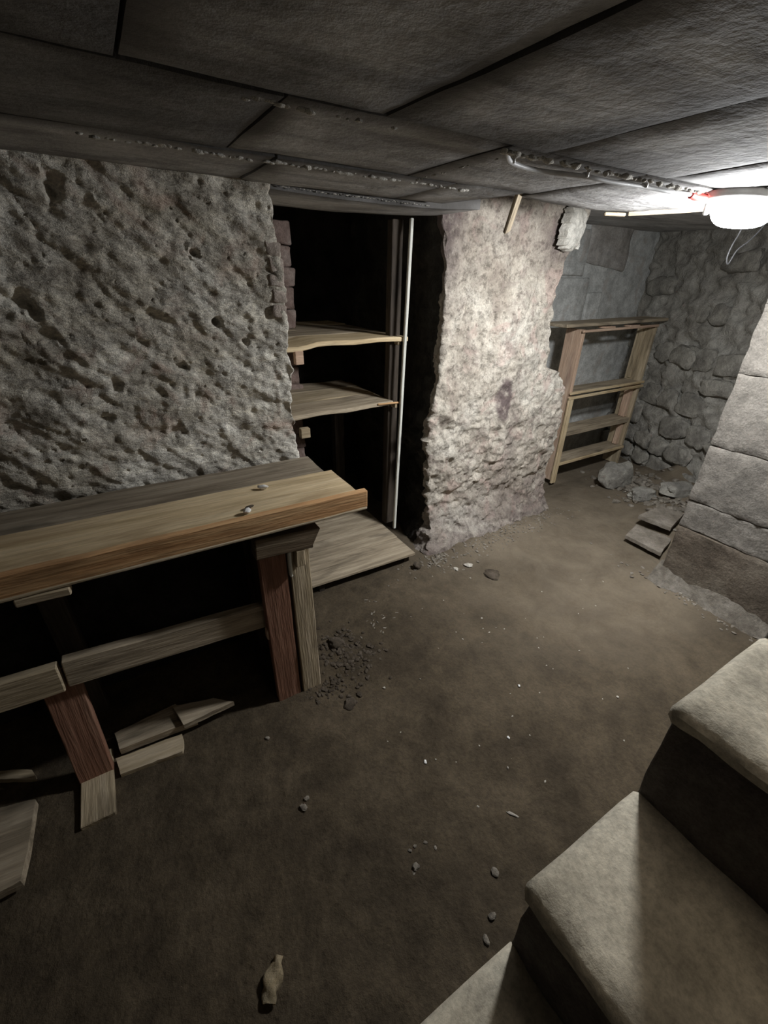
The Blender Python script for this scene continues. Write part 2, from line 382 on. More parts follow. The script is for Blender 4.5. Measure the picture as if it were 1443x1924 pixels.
def pil_disp(p, n):
    x, y, z = p
    d = .030*fr(p, 3, 31)+(.020*fr(p, 7.5, 33)+.014*fr(p, 17, 35)+.008*fr(p, 38, 37)+.005*fr(p, 80, 39))*interp([(.6, 1.0), (1.1, .62)], z)
    if x < 1.62: d += .016*fr(p, 15, 41)
    k_ = fr((x, y, z*1.4), 11, 43); d += interp([(.6, .005), (1.1, .0025)], z)*max(-1, min(1, k_*7))
    lo = max(0, 1-z/1.1)
    d += lo*.012*(1-abs(noise.noise((x*10, y*10, z*16)))*2)-.006*lo
    w = noise.voronoi((x*7, y*7, z*9))[0]
    if w[1]-w[0] < .06: d -= .006*(1-(w[1]-w[0])/.06)*(.4+lo)
    for (px, pz, r, dp) in ((2.14, .22, .02, .035), (2.02, .24, .03, .02), (2.16, .74, .03, -.012)):
        q = math.hypot((x-px), z-pz)/r
        if q < 2 and n.y < -.3: d -= dp*max(0, 1-(q/2)**2)
    if n.x > .2 and n.y < 0: d += .014*noise.noise((x*22, y*9, z*22))
    return d
o = sweep('wall_pillar', pil_corners, [14, 45, 70, 70, 40, 6], lin(-.05, 1.95, 235), pil_disp, 'lime',
          grime=lambda p: max(0, min(1, .95*math.exp(-(((p.x-1.46)/.11)**2+((p.z-1.72)/.28)**2))+.9*math.exp(-(((p.x-2.25)/.14)**2+((p.z-1.70)/.13)**2))
                                    +1.4*math.exp(-((((p.x-1.98)/.062)**2+((p.z-.86)/.125)**2))**3)+.7*max(0, 1-p.z/.35)+.35*math.exp(-((p.x-1.9)/.25)**2-((p.z-1.74)/.14)**2)+.5*math.exp(-(((p.x-2.08)/.06)**2+((p.z-.6)/.35)**2)))),
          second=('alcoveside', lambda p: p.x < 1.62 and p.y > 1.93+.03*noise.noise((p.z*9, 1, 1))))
tag(o, kind='structure')
# white plaster patch at the top right of the pillar
def patch_bm():
    bm = bmesh.new(); vs = {}
    for i in range(29):
        for j in range(33):
            u, v = -1+2*i/28, -1+2*j/32; r = math.hypot(u, v); k = 1+.35*noise.noise((math.atan2(v, u)*1.1, 2, 3))+.2*noise.noise((u*4, v*4, 7))
            if r < .95*k: vs[i, j] = bm.verts.new((u*.085, -.012-.03*(1-min(1, r/k)**4)+.010*noise.noise((u*4, v*5, 1))+.004*noise.noise((u*14, v*14, 1)), v*.12))
    for (i, j) in list(vs):
        q = [(i, j), (i+1, j), (i+1, j+1), (i, j+1)]
        if all(a in vs for a in q): bm.faces.new([vs[a] for a in q])
    bmesh.ops.delete(bm, geom=[v for v in bm.verts if not v.link_faces], context='VERTS')
    ext = bmesh.ops.extrude_edge_only(bm, edges=[e for e in bm.edges if e.is_boundary])
    for v in ext['geom']:
        if isinstance(v, bmesh.types.BMVert): v.co.y += .05
    return bm
pp = link('plaster_patch', patch_bm(), 'white_plaster', o, mw=Matrix.Translation(Vector((0, 0, 1.5))+(fw*820+rr*(1076-721.5)-uu*(428-962))*(1.845/(fw*820+rr*(1076-721.5)-uu*(428-962)).y)) @ Euler((0, .22, .15)).to_matrix().to_4x4())
tag(pp, label='bare white plaster patch')

# ================================================================ alcove shell and back room shell
def plain_wall(name, a, b_, z0, z1, mat, amp=.012, n=40, nz=40, s=4):
    def d(p, nr): return amp*fr(p, s, 50)+amp*.5*fr(p, s*3, 51)+amp*.25*fr(p, s*9, 52)
    return tag(sweep(name, lambda z: [a, b_], [n], lin(z0, z1, nz), d, mat), kind='structure')
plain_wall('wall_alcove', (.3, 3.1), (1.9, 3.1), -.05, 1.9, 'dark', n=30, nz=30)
wb = plain_wall('wall_back', (1.9, 2.56), (4.5, 2.56), -.05, 2.0, 'grey', .012, 90, 70)
for (x0, x1, z0, z1, m_) in ((2.95, 3.42, 1.19, 1.52, 'grey'), (2.5, 2.94, 1.19, 1.52, 'grey'), (2.7, 3.33, 1.535, 1.84, 'grey'), (3.44, 3.62, 1.20, 1.42, 'grey')):
    b_ = link('block', box_bm(x1-x0, .05, z1-z0, 10, 1, 8, .008, .008, 9, x0*7), m_, wb, mw=Matrix.Translation(((x0+x1)/2, 2.553, (z0+z1)/2)))
pd_ = link('plaster_smear', box_bm(.52, .03, .34, 12, 1, 10, .012, .02, 7, 5), 'smear', wb, mw=Matrix.Translation((3.60, 2.553, 1.77)) @ Euler((0, .12, 0)).to_matrix().to_4x4())
# rubble wall at the right, running away behind the pier
RW0, RW1 = Vector((3.16, .05, 0)), Vector((4.30, 2.70, 0)); RWd = (RW1-RW0).normalized(); RWn = Vector((-RWd.y, RWd.x, 0))
def rw_disp(p, n): return .035*fr(p, 3, 61)+.028*fr(p, 8, 62)+.018*fr(p, 20, 63)+.008*fr(p, 50, 64)+.012*max(-1, min(1, fr((p.x, p.y, p.z*1.5), 9, 66)*5))
wr = sweep('wall_right_far', lambda z: [(RW1.x, RW1.y), (RW0.x, RW0.y)], [190], lin(-.05, 2.0, 140), rw_disp, 'mortar')
tag(wr, kind='structure')
rs = random.Random(11); z = .02; Lw = (RW1-RW0).length
while z < 1.62:
    hgt = rs.uniform(.11, .19); t = .55+rs.uniform(0, .2)
    while t < Lw-.25:
        wd = rs.uniform(.16, .34)
        if rs.random() < (.7 if z < .95 else .22):
            c = RW0+RWd*(t+wd/2)+RWn*(rs.uniform(.0, .012)+(.02 if z < .5 else 0)); c.z = z+hgt/2
            bm = rock_bm(1, 3, .34, rs.random()*90, .25, (wd*.47, .030, hgt*.44))
            mw = Matrix.Translation(c) @ Matrix((RWd, RWn, Vector((0, 0, 1)))).transposed().to_4x4() @ Euler((0, rs.uniform(-.12, .12), 0)).to_matrix().to_4x4()
            link('stone', bm, 'stone', wr, mw=mw)
        t += wd+.012
    z += hgt+.012
# pier of large cement blocks, right foreground
PX = 2.445; PY = .93
def pier_disp(p, n): return .004*fr(p, 6, 71)+.003*fr(p, 25, 72)
pier = sweep('wall_right', lambda z: [(3.15, PY-.012), (PX+.004, PY-.008), (PX+.004, -1.4)], [20, 60], lin(-.05, 1.95, 50), lambda p, n: pier_disp(p, n)-.006, 'mortar')
tag(pier, kind='structure')
courses = [(.02, .345, 'blockbrown', (.12, -.55)), (.349, .50, 'block', (.50, -.1, -.8)), (.503, .80, 'block', (.30, -.4)), (.803, 1.14, 'block', (.56, -.1, -.7)), (1.143, 1.43, 'block', (.28, -.4)), (1.433, 1.70, 'block', (.5, -.1)), (1.708, 1.93, 'block', (.3,))]
ci = 0
for (z0, z1, mt, cuts) in courses:
    ys = [PY]+list(cuts)+[-1.3]
    for ya, yb in zip(ys, ys[1:]):
        ci += 1; L = ya-yb-.004
        bm = box_bm(.10, L, z1-z0, 2, 16, 10, .002, .007, 16, ci*5)
        link('block', bm, mt, pier, mw=Matrix.Translation((PX+.05+rs.uniform(-.0015, .0015), (ya+yb)/2, (z0+z1)/2)))
# rough mortar fillet at the foot of the pier
bm = bmesh.new(); rows = []
for i in range(120):
    y = .95-i*.018; w_ = .05+.06*(noise.noise((y*5, 1, 4))+.6); row = []
    for k in range(9):
        a = k/8; x = PX+.02-a*(w_+.02); zz = .095*(1-a)**1.5*(1+.5*noise.noise((y*7, 2, a)))+.018*noise.noise((y*25, a*5, 3))
        row.append(bm.verts.new((x, y, max(-.02, zz if k < 8 else -.03))))
    rows.append(row)
for a, b_ in zip(rows, rows[1:]):
    for j in range(8): bm.faces.new((a[j], a[j+1], b_[j+1], b_[j]))
link('mortar_fillet', bm, 'fillet', pier)
# the rest of the shell, out of frame
plain_wall('wall_near', (4.0, -1.35), (-2.1, -1.35), -.05, 1.9, 'wall', n=20, nz=10)
tag(sweep('wall_side', lambda z: [(-2.0, -1.4), (-2.0, 1.8)], [20], lin(-.05, 1.9, 10), lambda p, n: .02*fr(p, 2)-0.0, 'wall'), kind='structure')

# ================================================================ ceiling
ceil = bpy.data.objects.new('ceiling', None); C.objects.link(ceil); ceil['kind'] = 'structure'; ceil.location = (0, 0, 1.75)
EDGE = [(1.22, 1.72), (1.315, 1.33), (1.60, 1.37), (1.80, 1.39), (1.95, 1.30), (2.08, .97), (2.46, .90)]
def panel(poly, zdrop, seed, th=.045, name='panel', sag=.0, edge=.028, mat='ceil'):
    """ceiling board from a plan polygon (counter-clockwise), cut into a fine grid, edges eased upward"""
    xs = [p[0] for p in poly]; ys = [p[1] for p in poly]
    bm = bmesh.new(); f = bm.faces.new([bm.verts.new((x, y, 0)) for x, y in poly])
    g = .045
    for ax, lo, hi in ((0, min(xs), max(xs)), (1, min(ys), max(ys))):
        k = math.floor(lo/g)+1
        while k*g < hi:
            co = Vector((0, 0, 0)); co[ax] = k*g; no = Vector((0, 0, 0)); no[ax] = 1
            bmesh.ops.bisect_plane(bm, geom=list(bm.verts)+list(bm.edges)+list(bm.faces), plane_co=co, plane_no=no, dist=.0005); k += 1
    def ed(x, y):
        d = 9
        for i in range(len(poly)):
            a = Vector(poly[i]); b_ = Vector(poly[(i+1) % len(poly)]); p = Vector((x, y)); t = max(0, min(1, (p-a).dot(b_-a)/(b_-a).length_squared)); d = min(d, (p-a-(b_-a)*t).length)
        return d
    soot = bm.verts.layers.float.new('soot')
    for v in bm.verts:
        x, y = v.co.x, v.co.y; e = ed(x, y); p = (x, y, seed)
        w_ = edge*max(.1, 1.0+1.5*noise.noise((x*5, y*5, seed)))
        v[soot] = max(0, min(.93, (1.15-e/(w_*1.5+.004))*(.75+.5*noise.noise((x*4, y*4, seed+2)))))
        v.co.z = -zdrop+.003*max(0, 1-e/.02)+.004*fr(p, 3)+.0018*fr(p, 11, 3)-sag*math.sin(math.pi*(x-min(xs))/(max(xs)-min(xs)))
    bmesh.ops.triangulate(bm, faces=[f for f in bm.faces if len(f.verts) > 4])
    top = bmesh.ops.extrude_edge_only(bm, edges=[e for e in bm.edges if e.is_boundary])
    for q in top['geom']:
        if isinstance(q, bmesh.types.BMVert): q.co.z = th
    return link(name, bm, mat, ceil, mw=Matrix.Translation((0, 0, 1.75)))
G = .0035
def rowpanels(y0, y1, cuts, skews, seed):
    for i in range(len(cuts)-1):
        a, b_ = cuts[i], cuts[i+1]; sa, sb = skews[i], skews[i+1]
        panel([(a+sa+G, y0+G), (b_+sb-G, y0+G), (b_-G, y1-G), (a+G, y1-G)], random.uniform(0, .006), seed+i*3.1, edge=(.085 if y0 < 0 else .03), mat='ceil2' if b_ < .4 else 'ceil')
rowpanels(-1.35, .88, [-2.1, -.9, -.35, .10, .52, .94, 1.42, 1.76, 2.46], [0, 0, 0, 0, .10, .02, .0, -.3, 0], 5)
rowpanels(.88, 1.285, [-2.1, -.85, -.28, .34, .84, 1.335], [0]*6, 40)
panel([(1.335+G, .88+G), (2.46, .88+G), (2.08, .97), (1.95, 1.30), (1.80, 1.39), (1.60, 1.37), (1.335+G, 1.33)], .003, 70)
rowpanels(1.285, 1.64, [-2.1, -.9, -.2, .46, 1.02], [0]*5, 60)
panel([(1.02+G, 1.285+G), (1.31, 1.285+G), (1.30, 1.36), (1.235, 1.64-G), (1.02+G, 1.64-G)], .002, 81)
panel([(.3, 1.64+G), (1.48, 1.70), (1.48, 1.98), (.3, 2.0)], .0, 90, sag=.020)
# soffit above the boards and the higher ceiling of the back room
bm = bmesh.new()
bmesh.ops.create_cube(bm, size=1, matrix=Matrix.Translation((.9, .9, 1.98-1.75)) @ Matrix.Diagonal((7.4, 5.2, .1, 1)))
link('soffit_slab', bm, 'grey', ceil, mw=Matrix.Translation((0, 0, 1.75)))
bm = bmesh.new(); rows = []
for j in range(40):
    y = .85+j*.048; rows.append([bm.verts.new((1.1+i*.05, y, 1.80+.045*(y-.9)+.006*noise.noise((i*.15, y*3, 5)))) for i in range(70)])
for a, b_ in zip(rows, rows[1:]):
    for j in range(69): bm.faces.new((a[j], a[j+1], b_[j+1], b_[j]))
link('upper_ceiling', bm, 'ceil', ceil)
# crumbling mortar beads squeezed out along the joints
def bead(name, pts, w_, seed, gap=.3, lab=None, mat='white_plaster'):
    rb = random.Random(seed); bm = bmesh.new(); n = len(pts)-1
    for i in range(n):
        a, b_ = Vector(pts[i]), Vector(pts[i+1]); L = (b_-a).length; t = 0
        while t < L:
            if rb.random() > gap:
                r = rb.uniform(.5, 1.1)*w_; q = rock_bm(r, 1, .5, rb.random()*99, 1, (rb.uniform(1.2, 3.2), 1, .8)); ang = math.atan2((b_-a).y, (b_-a).x)
                q.transform(Matrix.Translation(a+(b_-a)*(t/L)+Vector((0, rb.uniform(-.002, .002), rb.uniform(-.003, .001)))) @ Matrix.Rotation(ang, 4, 'Z'))
                me = bpy.data.meshes.new('t'); q.to_mesh(me); q.free(); bm.from_mesh(me); bpy.data.meshes.remove(me)
            t += rb.uniform(.008, .022)
    o = link(name, bm, mat, ceil); o['kind'] = 'stuff'; return o
bead('mortar_bead', [(.03, 1.285, 1.739), (1.08, 1.292, 1.739)], .0058, 1, .25)
bead('mortar_bead', [(.82, .882, 1.739), (1.62, .885, 1.739)], .008, 2, .3)
bead('mortar_bead', [(.20, .88, 1.739), (.60, .88, 1.739)], .005, 3, .8)
bead('mortar_bead', [(.60, 1.64, 1.745), (1.20, 1.675, 1.745)], .0025, 5, .1)
bead('mortar_bead', [(.86, 1.27, 1.742), (.86, .92, 1.742)], .003, 6, .5)
# wooden lath fixed under the ceiling edge, and the batten carrying the cable
lt = thing('ceiling_batten', (2.02, 1.15, 1.74), 'pale batten along the edge of the lower ceiling left of the lamp', 'batten')
board('strip', (1.93, 1.315, 1.742), (2.035, .985, 1.742), (.016, .006, 0), .016, 'wgrey', lt, amp=.001)
board('strip', (1.845, 1.365, 1.739), (1.925, 1.325, 1.739), (.006, .012, 0), .012, 'wgrey', lt, amp=.001)
st = thing('timber_stub', (1.315, 1.35, 1.75), 'short splintered timber stub hanging from the ceiling edge in front of the pillar', 'wood stub')
board('stub', (1.325, 1.325, 1.765), (1.375, 1.42, 1.655), (.028, .0, .008), .014, 'wgrey', st, amp=.004)
board('splinter', (1.352, 1.37, 1.72), (1.36, 1.41, 1.66), (.008, .0, .0), .006, 'wgrey', st, amp=.002)

# ================================================================ lamp
LC = Vector((1.85, .86, 1.75))
lamp = thing('ceiling_lamp', LC, 'glowing white oval bulkhead lamp on the ceiling at right', 'lamp')
def dome(ax, ay, h, z0, n=10, seg=36, pw=.5):
    bm = bmesh.new(); rows = []
    for i in range(n):
        a = i/(n)*math.pi/2; c, s_ = math.cos(a)**pw if i else 1, math.sin(a)
        rows.append([bm.verts.new((ax*c*math.cos(6.2832*k/seg), ay*c*math.sin(6.2832*k/seg), z0-h*s_)) for k in range(seg)])
    for a, b_ in zip(rows, rows[1:]):
        for k in range(seg): bm.faces.new((a[k], b_[k], b_[(k+1) % seg], a[(k+1) % seg]))
    tip = bm.verts.new((0, 0, z0-h))
    for k in range(seg): bm.faces.new((rows[-1][k], tip, rows[-1][(k+1) % seg]))
    return bm
link('diffuser', dome(.140, .074, .060, -.028), 'lit', lamp, mw=Matrix.Translation(LC))
bm = dome(.168, .102, .030, 0, 6, 36, .25); link('base_ring', bm, 'plastic', lamp, mw=Matrix.Translation(LC))
for (dx, dy) in ((.10, -.06), (.135, -.02), (-.08, .072)):
    link('clip', box_bm(.014, .022, .034, 1, 1, 1, .003), 'plastic', lamp, mw=Matrix.Translation(LC+Vector((dx, dy, -.036))) @ Matrix.Rotation(math.atan2(dy, dx), 4, 'Z'))
link('cable_gland', tube_bm([LC+Vector((-.15, .05, -.016)), LC+Vector((-.185, .062, -.014)), LC+Vector((-.205, .066, -.010))], .011, 10), 'red', lamp)
cb = thing('supply_cable', (1.2, .9, 1.74), 'white cable running along the ceiling joint to the lamp', 'cable')
pts = spline([(.83, .885, 1.741), (.90, .94, 1.737), (1.02, .965, 1.738), (1.15, .93, 1.735), (1.25, .925, 1.733), (1.40, .925, 1.736), (1.52, .915, 1.734), (1.645, .926, 1.739)], 8)
link('sheath', tube_bm(pts, .0055, 8), 'cable', cb)
for i in (8, 24, 40): link('cable_clip', box_bm(.010, .018, .012, 1, 1, 1, .002), 'plastic', cb, mw=Matrix.Translation(pts[i]+Vector((0, 0, .003))))
def ony(x, y, Y):
    d = fw*820+rr*(x-721.5)-uu*(y-962); return Vector((0, 0, 1.5))+d*(Y/d.y)
lp = spline([ony(1450, 395, 1.14), ony(1434, 425, 1.16), ony(1408, 452, 1.17), ony(1385, 470, 1.18), ony(1368, 496, 1.18), ony(1366, 484, 1.18), ony(1375, 462, 1.18), ony(1388, 440, 1.18), ony(1398, 418, 1.17), ony(1404, 392, 1.15)], 6)
tag(link('hanging_cable', tube_bm(lp, .0030, 6), 'greycable'), 'thin white cable loop hanging down behind the ceiling lamp', 'cable')

# ================================================================ workbench
wb_ = thing('workbench', (0, 1.38, 0), 'rough plank workbench with orange front edge standing along the left wall', 'workbench')
TZ = .855
board('top_board', (-1.3, 1.50, TZ-.022), (.602, 1.495, TZ-.020), (0, .185, 0), .030, 'wold', wb_, amp=.004, n=24, seed=4)
board('top_board', (-1.3, 1.305, TZ-.013), (.622, 1.297, TZ-.013), (0, .205, 0), .030, 'wpale', wb_, amp=.003, n=24, seed=9)
board('edge_board', (-1.3, 1.187, TZ-.030), (.65, 1.181, TZ-.027), (0, 0, .066), .024, 'worange', wb_, amp=.002, n=24, seed=14)
board('edge_strip', (-1.3, 1.181, TZ-.064), (.648, 1.176, TZ-.060), (0, 0, .010), .020, 'wpost', wb_, amp=.001, n=16)
bar('cross_beam', (.28, 1.20, .765), (.445, 1.50, .81), 'wdark', wb_)
bm_ = board('cap_block', (.255, 1.205, .735), (.474, 1.205, .722), (0, 0, .072), .05, 'wcap', wb_, amp=.002, n=8, warp=lambda p: (-.03*max(0, (p.y < -.02)) if p.x > .10 else 0, 0, 0))
board('leg', (.312, 1.225, .70), (.316, 1.222, -.01), (.092, 0, 0), .032, 'wred', wb_, amp=.002, n=10)
board('leg', (.404, 1.232, .70), (.410, 1.225, -.01), (.075, 0, 0), .05, 'wpost', wb_, amp=.004, n=10)
bar('packing_strip', (.362, 1.192, .585), (.372, 1.212, .70), 'wlight', wb_)
bar('peg_block', (.385, 1.180, .625), (.418, 1.205, .692), 'wpost', wb_)
bar('stop_block', (.262, 1.215, .322), (.282, 1.243, .365), 'wpink', wb_)
board('rail', (-.325, 1.262, .447), (.275, 1.262, .410), (0, .003, .098), .034, 'wgrey', wb_, amp=.002, n=12)
board('rail', (-1.25, 1.250, .470), (-.335, 1.254, .442), (0, .003, .098), .034, 'wpost', wb_, amp=.002, n=12)
board('leg', (-.351, 1.294, .43), (-.352, 1.225, .012), (.098, 0, 0), .034, 'wred', wb_, amp=.002, n=10)
board('foot_board', (-.352, 1.058, .010), (-.352, 1.30, .010), (.094, 0, 0), .020, 'wpost', wb_, amp=.001, n=5)
board('end_panel', (.405, 1.43, .775), (.405, 1.43, -.005), (0, .345, 0), .022, 'wdark', wb_)
bar('cleat', (-.335, 1.165, .765), (-.22, 1.20, .787), 'wpost', wb_)
bar('leg', (.29, 1.50, -.01), (.36, 1.56, .80), 'wdark', wb_)
bar('leg', (-.38, 1.50, -.01), (-.31, 1.56, .80), 'wdark', wb_)
board('leg', (-1.22, 1.305, .80), (-1.22, 1.225, .0), (.098, 0, 0), .034, 'wred', wb_, amp=.002)
# chips on the bench top
def chip(loc, r, scl, label, group=None, mat=None, sub=2, rz=0, name='plaster_chip', cat='chip'):
    mat = mat or ('whitechip' if 'white' in label else 'pebble')
    bm = rock_bm(r, sub, .5, random.random()*90, .8, scl)
    bmesh.ops.translate(bm, verts=bm.verts, vec=(0, 0, -min(v.co.z for v in bm.verts)-.0008))
    o = link(name, bm, mat, mw=Matrix.Translation(loc) @ Matrix.Rotation(rz, 4, 'Z')); return tag(o, label, cat, group)
def on(x, y, Z):                                                    # where the photo pixel meets a level plane
    d = fw*820+rr*(x-721.5)-uu*(y-962); return Vector((0, 0, 1.5))+d*((Z-1.5)/d.z)
p = on(494, 919, TZ+.004); chip((p.x, p.y, TZ+.0035), .012, (1.5, .7, .55), 'white plaster chip near the far edge of the pale bench board', rz=-.5)
p = on(465, 964, TZ+.004); chip((p.x, p.y, TZ+.0035), .011, (1.2, .9, .8), 'white plaster chip near the orange front edge of the bench', rz=.3)
p = on(468, 955, TZ+.004); chip((p.x, p.y, TZ+.0035), .0085, (1.9, .8, .5), 'dark olive crumb behind the front plaster chip on the bench', mat='clod', rz=.5, name='dirt_crumb', cat='crumb')

# loose boards under and beside the bench
def loose(px, Zt, th, mat, label, rise=0, name='loose_board'):
    """board lying flat: four photo corners (near-left, near-right, far-right, far-left) on its top plane"""
    q = [on(x, y, Zt) for x, y in px]; bm = bmesh.new()
    c = sum(q, Vector())/4; xd = ((q[1]-q[0])+(q[2]-q[3])).normalized(); yd = Vector((-xd.y, xd.x, 0)); R3 = Matrix((xd, yd, Vector((0, 0, 1)))).transposed()
    loc = [R3.inverted() @ (v-c) for v in q]; L = [loc[0], loc[1], loc[2], loc[3]]; rows = []
    n = 12
    def P(i, k):
        u, v = i/n, k/3; a = L[0].lerp(L[1], u); b_ = L[3].lerp(L[2], u); p = a.lerp(b_, v); p.x += .006*noise.noise((k, i*.7, c.x*9)); p.y += .003*noise.noise((i*.8, k*2, c.y*9)); p.z = rise*u+.002*noise.noise((i*.5, k, c.x)); return p
    T = [[bm.verts.new(P(i, k)) for k in range(4)] for i in range(n+1)]; B = [[bm.verts.new(v.co-Vector((0, 0, th))) for v in r_] for r_ in T]
    for i in range(n):
        for k in range(3):
            bm.faces.new((T[i][k], T[i+1][k], T[i+1][k+1], T[i][k+1])); bm.faces.new((B[i][k+1], B[i+1][k+1], B[i+1][k], B[i][k]))
        bm.faces.new((B[i][0], B[i+1][0], T[i+1][0], T[i][0])); bm.faces.new((T[i][3], T[i+1][3], B[i+1][3], B[i][3]))
    for k in range(3):
        bm.faces.new((T[0][k], T[0][k+1], B[0][k+1], B[0][k])); bm.faces.new((B[n][k], B[n][k+1], T[n][k+1], T[n][k]))
    o = link(name, bm, mat, mw=Matrix.Translation(c) @ R3.to_4x4()); return tag(o, label, 'board')
loose([(224, 1408), (372, 1352), (330, 1322), (216, 1377)], .040, .028, 'wgrey', 'long grey board lying under the bench behind the forked leg')
loose([(345, 1362), (440, 1318), (400, 1312), (325, 1327)], .062, .022, 'wgrey', 'greenish split board end lying on the long board under the bench')
loose([(226, 1455), (345, 1411), (343, 1378), (218, 1425)], .018, .018, 'wpost', 'short pale board on the dirt in front of the long board under the bench')
loose([(-160, 1760), (40, 1655), (68, 1500), (-100, 1545)], .045, .03, 'wgrey', 'pale board cut off by the left edge, on the floor below the bench', name='floor_board')
loose([(-60, 1465), (66, 1462), (62, 1445), (-60, 1452)], .03, .02, 'wpost', 'thin offcut lying in the dark under the left part of the bench', name='offcut')

# ================================================================ alcove: shelves, platform, brick jamb
sh = thing('alcove_shelving', (1.0, 2.4, .075), 'two deep plank shelves with a thin pale upright in the dark alcove', 'shelves')
def shelf_boards(z, ys, xr, mats, amp, sk):
    for i in range(len(ys)-1):
        y0, y1 = ys[i], ys[i+1]-.006
        f = (lambda q: (0, 0, (-.014*min(1, max(0, (-q.x-.16)/.06)) if z > 1 else 0)-.002*math.sin(q.x*20))) if i == 0 else (lambda q: (0, 0, .003*math.sin(q.x*8+i)))
        board('shelf_board', (.60, (y0+y1)/2-sk, z-.012), (xr[i], (y0+y1)/2, z-.012), (0, y1-y0, 0), .022, mats[i % len(mats)], sh, amp=amp, n=16, warp=f)
shelf_boards(1.225, [2.05, 2.30, 2.52, 2.78, 3.03], [1.375, 1.37, 1.378, 1.37], ['wpale', 'wgrey', 'wgrey'], .003, .05)
shelf_boards(.89, [2.06, 2.28, 2.50, 2.70], [1.30, 1.305, 1.30], ['wgrey', 'wpost', 'wgrey'], .004, .05)
board('cleat', (1.335, 2.062, 1.196), (1.335, 3.0, 1.200), (0, 0, .030), .018, 'wpost', sh)
board('cleat', (1.325, 2.055, .862), (1.325, 2.66, .864), (0, 0, .028), .018, 'wpost', sh)
board('front_lath', (1.20, 2.050, .885), (1.345, 2.050, .877), (0, 0, .010), .008, 'worange', sh)
board('wedge_block', (.735, 2.02, 1.16), (.775, 2.02, 1.16), (0, 0, .06), .03, 'wpink', sh)
board('wedge_block', (.735, 2.02, .80), (.785, 2.02, .80), (0, 0, .05), .03, 'wpost', sh)
board('upright', (1.328, 2.036, .072), (1.364, 2.036, 1.742), (.0165, 0, 0), .018, 'wlight', sh, amp=.001, n=12)
bar('back_post', (1.30, 2.10, .08), (1.362, 2.15, 1.74), 'wdark', sh)
bar('back_post', (.98, 2.96, .0), (1.05, 3.0, 1.72), 'wdark', sh)
bar('back_post', (1.24, 2.70, .08), (1.31, 2.76, .86), 'wdark', sh)
pf = thing('low_platform', (.95, 2.0, 0), 'low wooden platform of grey planks on short feet at the alcove floor', 'platform')
for i, (y0, y1, xr, m_) in enumerate(((1.735, 1.93, 1.285, 'wgrey'), (1.935, 2.12, 1.287, 'wgrey'), (2.125, 2.32, 1.29, 'wgrey'), (2.325, 2.50, 1.29, 'wgrey'))):
    board('plank', (.635, (y0+y1)/2, .068), (xr, (y0+y1)/2-.004, .065), (0, y1-y0, 0), .018, m_, pf, amp=.002, n=12)
for x in (.70, 1.245):
    bar('foot', (x-.017, 1.76, -.012), (x+.017, 1.80, .056), 'wdark', pf)
    bar('foot', (x-.017, 2.44, -.012), (x+.017, 2.48, .056), 'wdark', pf)
for_k = 17
bp = thing('brick_jamb', (.88, 2.55, 0), 'narrow jamb of dusty red bricks inside the alcove behind the left wall edge', 'brick jamb')
zb_ = .0
for k in range(for_k):
    hb = (.098, .105, .092)[k % 3]
    b_ = link('brick', box_bm(.165 if k % 2 else .18, .10, hb, 3, 1, 3, .007, .010, 16, k), 'brick', bp, mw=Matrix.Translation((.865+.006*(k % 3), 2.60, zb_+hb/2)))
    zb_ += hb+.004

# ================================================================ bookcase in the back room
bc = thing('bookcase', (3.45, 2.3, 0), 'small open pine bookcase with four shelves against the back wall', 'bookcase')
X0, X1, Y0, Y1 = 2.985, 3.93, 2.17, 2.32
bar('side_panel', (X0, Y0, .0), (X0+.030, Y1, 1.19), 'wpink', bc, amp=.001)
bar('front_stile', (X0-.012, Y0-.020, -.02), (X0+.042, Y0-.002, .70), 'wpale', bc, amp=.001)
bar('side_panel', (X1-.03, Y0, -.02), (X1, Y1, 1.19), 'wpost', bc, amp=.001)
bar('side_lath', (X1-.045, Y1-.06, .76), (X1-.032, Y1-.03, 1.18), 'wpost', bc, amp=.001)
board('shelf', (X0-.22, 2.245, 1.222), (X1+.08, 2.245, 1.236), (0, .20, 0), .022, 'wgrey', bc, amp=.003, n=14)
board('top_rail', (X0-.02, Y0-.012, 1.180), (X1-.02, Y0-.012, 1.192), (0, 0, .018), .016, 'wpink', bc, amp=.001)
for (x, l_) in ((3.20, .13), (3.52, .12)): bar('packing_piece', (x, Y0-.02, 1.193), (x+l_, Y0+.04, 1.206), 'wpink', bc)
for (z, m_, m2) in ((.735, 'wpale', 'wgrey'),):
    board('shelf', (X0+.02, 2.245, z), (X1-.02, 2.245, z+.004), (0, .15, 0), .016, m2, bc, amp=.001)
    board('shelf_lip', (X0-.02, Y0-.018, z+.002), (X1+.0, Y0-.018, z+.008), (0, 0, .020), .014, 'wpale', bc, amp=.001)
    board('shelf_lip', (X0-.02, Y0-.018, z-.034), (X1+.0, Y0-.018, z-.026), (0, 0, .022), .014, 'wpale', bc, amp=.001)
board('shelf', (X0+.02, 2.245, .400), (X1-.02, 2.245, .405), (0, .15, 0), .045, 'wgrey', bc, amp=.003)
board('shelf', (X0+.02, 2.245, .150), (X1-.02, 2.245, .155), (0, .15, 0), .018, 'wgrey', bc, amp=.001)
board('shelf_lip', (X0-.01, Y0-.01, .142), (X1-.01, Y0-.01, .150), (0, 0, .024), .014, 'wpale', bc, amp=.001)
bar('brace', (X1-.075, Y0+.03, .17), (X1-.032, Y0+.07, .36), 'wpink', bc)
bar('brace', (X1-.075, Y0+.03, .43), (X1-.032, Y0+.09, .71), 'wpink', bc)

